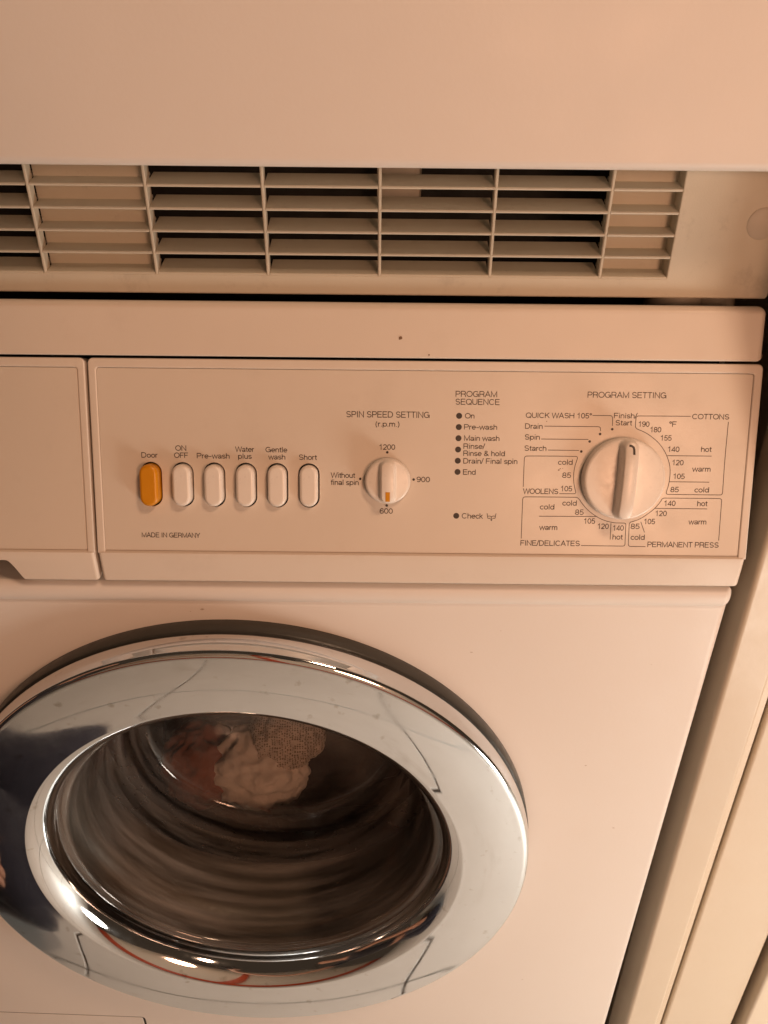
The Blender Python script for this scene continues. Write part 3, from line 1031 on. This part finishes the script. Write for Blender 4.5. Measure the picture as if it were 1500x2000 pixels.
# ---- worktop lid
LH = 0.2950
zl0 = CAM.z - 0.1358
lid = [(0.575, zl0 + 0.002)] + [(0.032 + 0.0015 - 0.0015 * math.sin(math.radians(a)), zl0 + 0.0015 - 0.0015 * math.cos(math.radians(a))) for a in (0, 30, 60, 90)] + \
      [(0.0395, CAM.z - 0.1125)] + [(0.0395 + 0.0045 - 0.0045 * math.cos(math.radians(a)), CAM.z - 0.1125 + 0.0030 * math.sin(math.radians(a))) for a in (15, 35, 55, 75, 90)] + [(0.0465, CAM.z - 0.1097), (0.0490, CAM.z - 0.1215), (0.575, CAM.z - 0.1215)]
put('lid_shade_sheet', box('lid_shade_sheet', -LH + 0.008, LH - 0.008, 0.0492, 0.57, CAM.z - 0.1213, CAM.z - 0.1207), 'dark', wm, smooth=False)  # black sheet painted in for the shade beneath the dryer
lid_o = put('lid', sweep('lid', lid, -LH, LH, 'X', 0.0035, 0.0035), 'plastic', wm, angle=40, wn=True)
def lid_spot(px, py, r):
    t = (zl0, 0.0322)
    best = on_y(px, py, 0.0345)
    f = (best.z - zl0 - 0.0015) / (CAM.z - 0.1125 - zl0 - 0.0015)
    Y = 0.032 + (0.0395 - 0.032) * f
    c = on_y(px, py, Y - 0.00025)
    vs, fs = [c], []
    for k in range(12):
        a = 2 * math.pi * k / 12
        rr = r * random.uniform(0.6, 1.1)
        dz = rr * math.sin(a)
        vs.append(c + Vector((rr * math.cos(a), dz * 0.32, dz)))
    for k in range(12):
        fs.append((0, 1 + k, 1 + (k + 1) % 12))
    put('stain', mesh_from('stain', vs, fs), 'stain', lid_o, smooth=False)
lid_spot(782, 660, 0.0010)
lid_spot(907, 621, 0.0005)
lid_spot(913, 621, 0.0005)
lid_spot(838, 693, 0.0005)
lid_spot(1356, 628, 0.0006)

# ---- porthole door
DC = (0, 0, ZC)
seal = [(0.188, 0.002), (0.1980, 0.0015), (0.1986, 0.0), (0.1985, -0.0086), (0.1978, -0.0096), (0.186, -0.0096)]
# chrome: side wall, fillet, slightly crowned flat, fillet, dished inner slope
ch = [(0.186, -0.0092), (0.1962, -0.0094), (0.1968, -0.0104), (0.1973, -0.0130), (0.1975, -0.0160), (0.1974, -0.0190), (0.1969, -0.0218), (0.1962, -0.0240)]
ch += [(0.1962 - 0.0050 * (1 - math.cos(math.radians(a))), -0.0240 - 0.0036 * math.sin(math.radians(a))) for a in range(10, 91, 8)]
ch += [(0.1962 - 0.0050 - 0.0400 * t, -0.0276 - 0.0008 * math.sin(math.pi * t) + 0.0004 * t) for t in (0.1, 0.2, 0.35, 0.5, 0.65, 0.8, 0.9, 1.0)]
Ri0 = ch[-1][0]
print('ring inner', Ri0)
ch += [(Ri0 - 0.0035 * math.sin(math.radians(a)), -0.0272 + 0.0035 * (1 - math.cos(math.radians(a)))) for a in range(4, 23, 3)]
rl, yl = ch[-1]
for k in range(1, 25):
    t = (k - 0.5) / 24
    ang = math.radians(24 + 62 * t)
    rl -= 0.00098 * math.cos(ang)
    yl += 0.00098 * math.sin(ang)
    ch.append((rl, yl))
ch += [(rl - 0.0006, yl + 0.0012), (rl - 0.0006, yl + 0.010)]
print('glass edge', rl, yl)
door = put('door', lathe('door', ch, 256, DC), 'chrome', wm, angle=50, label='round porthole door with polished chrome ring')
put('door_seal', lathe('door_seal', seal, 200, DC), 'rubber', door, angle=40)
# glass bowl, with moulded ripples
rg = rl - 0.0004
bowl = [(rg + 0.001, yl + 0.004), (rg - 0.001, yl + 0.003), (rg - 0.004, yl + 0.004)]
nb = 90
for k in range(nb + 1):
    t = k / nb
    r = rg - 0.006 - 0.014 * t - 0.004 * t * t
    y = yl + 0.006 + (0.100 - yl - 0.006) * t
    r += 0.0002 * math.sin(t * 34 + 2.5 * math.sin(t * 7)) + 0.0004 * math.sin(t * 14 + 1)
    bowl.append((r, y))
r_end, y_end = bowl[-1]
for a in range(15, 91, 15):
    bowl.append((r_end - 0.012 * (1 - math.cos(math.radians(a))), y_end + 0.010 * math.sin(math.radians(a))))
r_e, y_e = bowl[-1]
for k in range(1, 9):
    t = k / 8
    bowl.append((r_e * (1 - t) + 0.0005 * t, y_e + 0.006 * math.sin(t * math.pi / 2)))
put('glass_bowl', lathe('glass_bowl', bowl, 200, DC), 'glass', door, angle=80, label='clear glass bowl with moulded rings')
# gasket and drum
gk = [(0.176, 0.014), (0.150, 0.016), (0.138, 0.024), (0.136, 0.040), (0.142, 0.052), (0.139, 0.066), (0.148, 0.082), (0.160, 0.090)]
put('gasket', lathe('gasket', gk, 120, DC), 'gasket', wm, angle=70)
dm = [(0.140, 0.098), (0.150, 0.094), (0.230, 0.100), (0.236, 0.112), (0.236, 0.20), (0.234, 0.205), (0.236, 0.21), (0.236, 0.38), (0.225, 0.395), (0.10, 0.40), (0.08, 0.385), (0.001, 0.383)]
put('drum', lathe('drum', dm, 120, DC), 'drum', wm, angle=40)

# ---- laundry in the drum
def garment(name, label, center, size, seed, mat, amp=0.17):
    bm = bmesh.new()
    bmesh.ops.create_icosphere(bm, subdivisions=5, radius=1.0)
    off = Vector((seed * 3.7, seed * 1.3, -seed * 2.1))
    for v in bm.verts:
        p = v.co.normalized()
        n1 = noise.noise(p * 1.6 + off)
        n2 = 1 - abs(noise.noise(p * 3.1 + off * 2)) * 2
        n3 = 1 - abs(noise.noise(p * 6.5 + off * 3)) * 2
        n4 = 1 - abs(noise.noise(p * 13.0 + off * 4)) * 2
        k = 1 + amp * n1 + amp * 0.75 * n2 + amp * 0.40 * n3 + amp * 0.14 * n4
        v.co = Vector((p.x * size[0], p.y * size[1], p.z * size[2])) * k
    me = bpy.data.meshes.new(name)
    bm.to_mesh(me)
    bm.free()
    o = put(name, me, mat, None, center, angle=180)
    tag(o, label, 'garment', 'laundry in the drum')
    return o
def in_drum(px, py, Y):
    return tuple(on_y(px, py, Y))
garment('garment', 'pale pink crumpled garment behind the centre of the door glass', in_drum(510, 1495, 0.164), (0.044, 0.034, 0.040), 1, 'pink_cloth')
garment('garment', 'coarse beige mesh garment bundled above the pale pink one', in_drum(560, 1425, 0.176), (0.032, 0.032, 0.032), 2, 'mesh_cloth')
garment('garment', 'rust red garment tucked left of the pale pink one', in_drum(400, 1490, 0.172), (0.036, 0.036, 0.036), 3, 'red_cloth')
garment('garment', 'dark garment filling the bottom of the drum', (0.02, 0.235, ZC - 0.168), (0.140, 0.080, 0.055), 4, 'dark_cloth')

# ================================================================== TUMBLE DRYER
GY = 0.050
td_o = thing('tumble_dryer', 'beige tumble dryer stacked on the washing machine, with a louvred vent below its door', 'tumble dryer', (0, 0.32, CAM.z - 0.1075))
zg0 = CAM.z - 0.1068
zdoor = CAM.z - 0.0413
# vent panel with one opening per row band
bars = [-0.2640, -0.2052, -0.1464, -0.0870, -0.0280, 0.0309, 0.0898, 0.1481, 0.2063]
g_r = 0.2416
z_bot, z_top = CAM.z - 0.0966, CAM.z - 0.0290
vp = plate('vent_panel', [rrect(-W, zg0, W, CAM.z + 0.02, (0.002, 0.002, 0, 0)), rrect(-0.2640, z_bot, g_r, z_top, 0.0006, 2)], 0.018, 0.0008,
           (Vector((0, GY, 0)), Vector((1, 0, 0)), Vector((0, 0, 1)), Vector((0, -1, 0))), 2)
vent = put('vent_panel', vp, 'grille', td_o, angle=50, wn=True, label='beige louvred vent panel under the dryer door')
DEP = 0.016
dv = box('divider', -0.00085, 0.00085, GY + 0.0002, GY + 0.0065, z_bot - 0.0005, z_top + 0.0005, 0.0005, 1)
for x in bars[1:]:
    put('divider', dv, 'grille', vent, (x, 0, 0))
pitch = 0.01090
sl_z = [CAM.z - 0.0858 + pitch * k for k in range(-1, 6)]
def slat_mesh(x0, x1):
    sl = math.tan(math.radians(13))
    pr = [(GY + 0.0004, 0.0006), (GY + 0.0001, 0.0), (GY + 0.0004, -0.0007), (GY + DEP, -0.0007 + DEP * sl), (GY + DEP, 0.0007 + DEP * sl)]
    return sweep('slat', pr, x0, x1, 'X')
cols = list(zip(bars[:-1], bars[1:])) + [(bars[-1], g_r)]
wcol = 0.0588
sl_me = slat_mesh(-wcol / 2 + 0.0009, wcol / 2 - 0.0009)
sl_end = slat_mesh(-(g_r - bars[-1]) / 2 + 0.0009, (g_r - bars[-1]) / 2)
for ci, (a, b) in enumerate(cols):
    for k, z in enumerate(sl_z):
        if k == 0:
            z = z + 0.0003
        put('slat', sl_end if ci == len(cols) - 1 else sl_me, 'grille', vent, ((a + b) / 2, 0, z), angle=20)
# blank cells have a back wall; the others open on the dark inside
blank = [(-0.0868, -0.0282), (0.2066, g_r)]
for a, b in blank:
    put('blanking_plate', box('blanking_plate', a, b, GY + 0.0095, GY + 0.0115, z_bot - 0.001, z_top + 0.001), 'grille', vent, smooth=False)
# dryer carcass, dark inside behind the louvres
put('carcass', box('carcass', -W + 0.001, W - 0.001, GY + 0.075, 0.575, CAM.z - 0.1045, CAM.z + 0.70, 0.004), 'enamel', td_o)
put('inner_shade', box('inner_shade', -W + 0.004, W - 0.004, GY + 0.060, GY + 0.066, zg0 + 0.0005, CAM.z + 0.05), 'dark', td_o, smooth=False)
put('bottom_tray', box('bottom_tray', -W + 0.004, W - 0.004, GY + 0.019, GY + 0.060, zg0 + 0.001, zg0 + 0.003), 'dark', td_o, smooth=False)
put('air_guide', box('air_guide', 0.088, 0.112, GY + 0.035, GY + 0.040, CAM.z - 0.066, CAM.z - 0.030, 0.004), 'cap', td_o)
# round cap on the vent panel
cpos = on_y(1489, 437, GY)
cm = lathe('screw_cap', [(0.0001, -0.0006), (0.0070, -0.0006), (0.0078, -0.0002), (0.0080, 0.001)], 40, (0, 0, 0))
put('screw_cap', cm, 'cap', vent, (cpos.x, GY, cpos.z), label='round grey cap at the right end of the vent')
# door of the dryer: enamel slab with rounded lower edge
dY = 0.020
rr = 0.0042
dpz = CAM.z + 0.42
dprof = [(GY - 0.0015, zdoor + 0.0008), (dY + rr, zdoor)] + [(dY + rr - rr * math.sin(math.radians(a)), zdoor + rr - rr * math.cos(math.radians(a))) for a in range(12, 91, 13)] + [(dY, dpz), (GY - 0.0015, dpz)]
dd = put('dryer_door', sweep('dryer_door', dprof, -0.2965, 0.2965, 'X', 0.004, 0.004), 'enamel', td_o, angle=40, wn=True, label='plain pale enamel dryer door with rounded lower edge')
# feet on the lid
foot_prof = [(0.0001, 0.0), (0.016, 0.0), (0.017, 0.001), (0.015, 0.006), (0.012, 0.0065)]
def foot(x, y, s=1.0):
    n = 28
    vs, fs = [], []
    prof = [(0.015 * s, 0.0), (0.016 * s, 0.0008), (0.015 * s, 0.0105), (0.010 * s, 0.0150)]
    zb = CAM.z - 0.1206
    for k in range(n):
        a = 2 * math.pi * k / n
        for r, h in prof:
            vs.append((r * math.cos(a), r * math.sin(a), h))
    m = len(prof)
    for k in range(n):
        k2 = (k + 1) % n
        for i in range(m - 1):
            fs.append((k * m + i, k * m + i + 1, k2 * m + i + 1, k2 * m + i))
    fs.append(tuple(k * m for k in range(n)))
    fs.append(tuple(k * m + m - 1 for k in range(n)))
    put('foot', fix_normals(mesh_from('foot', vs, fs)), 'cap', td_o, (x, y, zb), angle=40)
foot(on_y(1312, 590, 0.085).x, 0.085)
foot(0.285, 0.090, 0.8)
foot(-0.25, 0.085)

# ================================================================== the photographer, seen only mirrored in the chrome
def skin_mesh(name, nodes, edges, sub=2, root=None):
    """nodes: {key: (xyz, rx, ry)}; one continuous skinned surface"""
    keys = list(nodes)
    me = bpy.data.meshes.new(name)
    me.from_pydata([nodes[k][0] for k in keys], [(keys.index(a), keys.index(b)) for a, b in edges], [])
    ob = bpy.data.objects.new(name, me)
    COL.objects.link(ob)
    sk = ob.modifiers.new('skin', 'SKIN')
    sk.use_smooth_shade = True
    sv = me.skin_vertices[0].data
    for i, k in enumerate(keys):
        sv[i].radius = nodes[k][1:3]
        sv[i].use_root = (k == (root or keys[0]))
    sb = ob.modifiers.new('sub', 'SUBSURF')
    sb.levels = sub
    sb.render_levels = sub
    bpy.context.view_layer.update()
    dg = bpy.context.evaluated_depsgraph_get()
    out = bpy.data.meshes.new_from_object(ob.evaluated_get(dg))
    bpy.data.objects.remove(ob)
    return out

MAT['skin'] = surf('skin', (0.50, 0.27, 0.18), 0.5, var=0.06, scale=20)
MAT['navy'] = cloth_mat('navy_trousers', (0.013, 0.016, 0.034))
MAT['shirt'] = cloth_mat('dark_shirt', (0.022, 0.020, 0.024))
MAT['hair'] = surf('brown_hair', (0.05, 0.03, 0.02), 0.6, var=0.3, scale=60)
MAT['phone'] = surf('black_phone', (0.02, 0.02, 0.022), 0.25, var=0.1, scale=50)

person = thing('person', 'person in navy trousers and dark shirt kneeling before the machine, holding up a phone', 'person', (-0.45, -0.60, 0))
J = {
    'pelvis': ((-0.53, -0.64, 0.25), .125, .115), 'waist': ((-0.525, -0.645, 0.42), .115, .10), 'chest': ((-0.50, -0.635, 0.64), .135, .115),
    'neck0': ((-0.475, -0.615, 0.80), .07, .065), 'neck': ((-0.455, -0.60, 0.87), .052, .052), 'jaw': ((-0.435, -0.585, 0.94), .066, .07),
    'skull': ((-0.435, -0.585, 1.02), .080, .088), 'crown': ((-0.445, -0.592, 1.075), .055, .06),
    'shl': ((-0.585, -0.47, 0.765), .062, .06), 'ell': ((-0.56, -0.33, 0.53), .045, .043), 'wrl': ((-0.40, -0.335, 0.315), .030, .026), 'pal': ((-0.35, -0.335, 0.265), .036, .018),
    'shr': ((-0.39, -0.77, 0.765), .062, .06), 'elr': ((-0.13, -0.74, 0.77), .045, .043), 'wrr': ((0.035, -0.56, 0.885), .030, .026), 'par': ((0.065, -0.485, 0.93), .034, .018),
    'hil': ((-0.585, -0.55, 0.22), .095, .09), 'knl': ((-0.225, -0.285, 0.105), .066, .064), 'cal': ((-0.42, -0.40, 0.062), .055, .05), 'anl': ((-0.64, -0.53, 0.05), .036, .036), 'tol': ((-0.74, -0.60, 0.035), .034, .024),
    'hir': ((-0.475, -0.73, 0.22), .095, .09), 'knr': ((-0.115, -0.475, 0.105), .066, .064), 'car': ((-0.31, -0.60, 0.062), .055, .05), 'anr': ((-0.53, -0.73, 0.05), .036, .036), 'tor': ((-0.63, -0.80, 0.035), .034, .024),
}
E_torso = [('pelvis', 'waist'), ('waist', 'chest'), ('chest', 'neck0'), ('neck0', 'neck'), ('neck', 'jaw'), ('jaw', 'skull'), ('skull', 'crown')]
E_arms = [('chest', 'shl'), ('shl', 'ell'), ('ell', 'wrl'), ('wrl', 'pal'), ('chest', 'shr'), ('shr', 'elr'), ('elr', 'wrr'), ('wrr', 'par')]
E_legs = [('pelvis', 'hil'), ('hil', 'knl'), ('knl', 'cal'), ('cal', 'anl'), ('anl', 'tol'), ('pelvis', 'hir'), ('hir', 'knr'), ('knr', 'car'), ('car', 'anr'), ('anr', 'tor')]
J['nose'] = ((-0.362, -0.535, 0.985), .014, .014)
fing = []
for hnd, base, d, side in (('l', Vector(J['pal'][0]), Vector((0.86, 0.05, -0.5)), Vector((0.0, 1, 0.1))), ('r', Vector(J['par'][0]), Vector((0.25, 0.55, 0.30)), Vector((0.75, -0.35, 0.1)))):
    d, side = d.normalized(), side.normalized()
    for q, (o_, ln) in enumerate(((-0.030, 0.055), (-0.010, 0.075), (0.010, 0.080), (0.029, 0.070))):
        a = base + d * 0.035 + side * o_
        b = a + d * ln * 0.5 + Vector((0, 0, -0.004))
        c = b + d * ln * 0.42 + Vector((0, 0, -0.016))
        for t, (pp, rr_) in enumerate(((a, .0095), (b, .0088), (c, .0075))):
            J[f'{hnd}{q}{t}'] = (tuple(pp), rr_, rr_)
        fing += [('pa' + hnd, f'{hnd}{q}0'), (f'{hnd}{q}0', f'{hnd}{q}1'), (f'{hnd}{q}1', f'{hnd}{q}2')]
    a = base + side * -0.040 + d * 0.012
    b = a + side * -0.012 + d * 0.032
    J[hnd + 't0'] = (tuple(a), .0105, .0105)
    J[hnd + 't1'] = (tuple(b), .0088, .0088)
    fing += [('pa' + hnd, hnd + 't0'), (hnd + 't0', hnd + 't1')]
def turned(key):
    p = Vector(J[key][0])
    c = Vector((-0.225, -0.285, 0))
    q = Matrix.Rotation(math.radians(-27), 3, 'Z') @ (p - c) + c + Vector((0.07, 0.05, 0))
    q.x -= 0.02 * max(0.0, min(1.0, (p.z - 0.35) / 0.45))
    q.x -= 0.11
    q.y += 0.09 if key in ('hir', 'knr', 'car', 'anr', 'tor') else (-0.03 if key in ('hil', 'knl', 'cal', 'anl', 'tol') else 0.03)
    return (tuple(q),) + tuple(J[key][1:])
for key in list(J):
    if key in ('wrr', 'par', 'elr') or (key[0] == 'r' and key[1] in '0123t'):
        continue
    J[key] = turned(key)
J['elr'] = ((-0.20, -0.66, 0.74), .043, .041)
body = put('body', skin_mesh('body', J, E_torso + [('jaw', 'nose')] + E_arms + E_legs + fing, 1, 'pelvis'), 'skin', person, angle=180)
def grow(keys, k):
    return {q: (J[q][0], J[q][1] * k + 0.006, J[q][2] * k + 0.006) for q in keys}
tr = grow(['pelvis', 'waist', 'hil', 'knl', 'cal', 'anl', 'hir', 'knr', 'car', 'anr'], 1.06)
_pw, _ww = Vector(J['pelvis'][0]), Vector(J['waist'][0])
tr['waist'] = (tuple(_pw.lerp(_ww, 0.65)), .128, .115)
put('trousers', skin_mesh('trousers', tr, [e for e in E_legs if e[1] not in ('tol', 'tor')] + [('pelvis', 'waist')], 2, 'pelvis'), 'navy', person, angle=180)
sh = grow(['waist', 'chest', 'neck0', 'shl', 'shr'], 1.05)
sh['hem'] = (tuple(_pw.lerp(_ww, 0.45)), .135, .122)
sh['slv'] = (tuple(Vector(J['shl'][0]).lerp(Vector(J['ell'][0]), 0.45)), .062, .06)
sh['srv'] = (tuple(Vector(J['shr'][0]).lerp(Vector(J['elr'][0]), 0.45)), .062, .06)
put('shirt', skin_mesh('shirt', sh, [('hem', 'waist'), ('waist', 'chest'), ('chest', 'neck0'), ('chest', 'shl'), ('chest', 'shr'), ('shl', 'slv'), ('shr', 'srv')], 2, 'hem'), 'shirt', person, angle=180)
_sk = Vector(J['skull'][0])
hr = {'a': (tuple(_sk + Vector((-0.02, -0.008, 0.03))), .088, .095), 'b': (tuple(_sk + Vector((-0.042, -0.012, -0.03))), .078, .085), 'c': (tuple(_sk + Vector((-0.052, -0.015, -0.09))), .05, .055)}
put('hair', skin_mesh('hair', hr, [('a', 'b'), ('b', 'c')], 2, 'a'), 'hair', person, angle=180)
ph = box('phone', -0.036, 0.036, -0.075, 0.075, -0.004, 0.004, 0.003, 2)
po = put('phone', ph, 'phone')
po.matrix_world = M @ Matrix.Translation((0.0, -0.045, 0.008))
tag(po, 'black phone held up in front of the machine', 'phone')
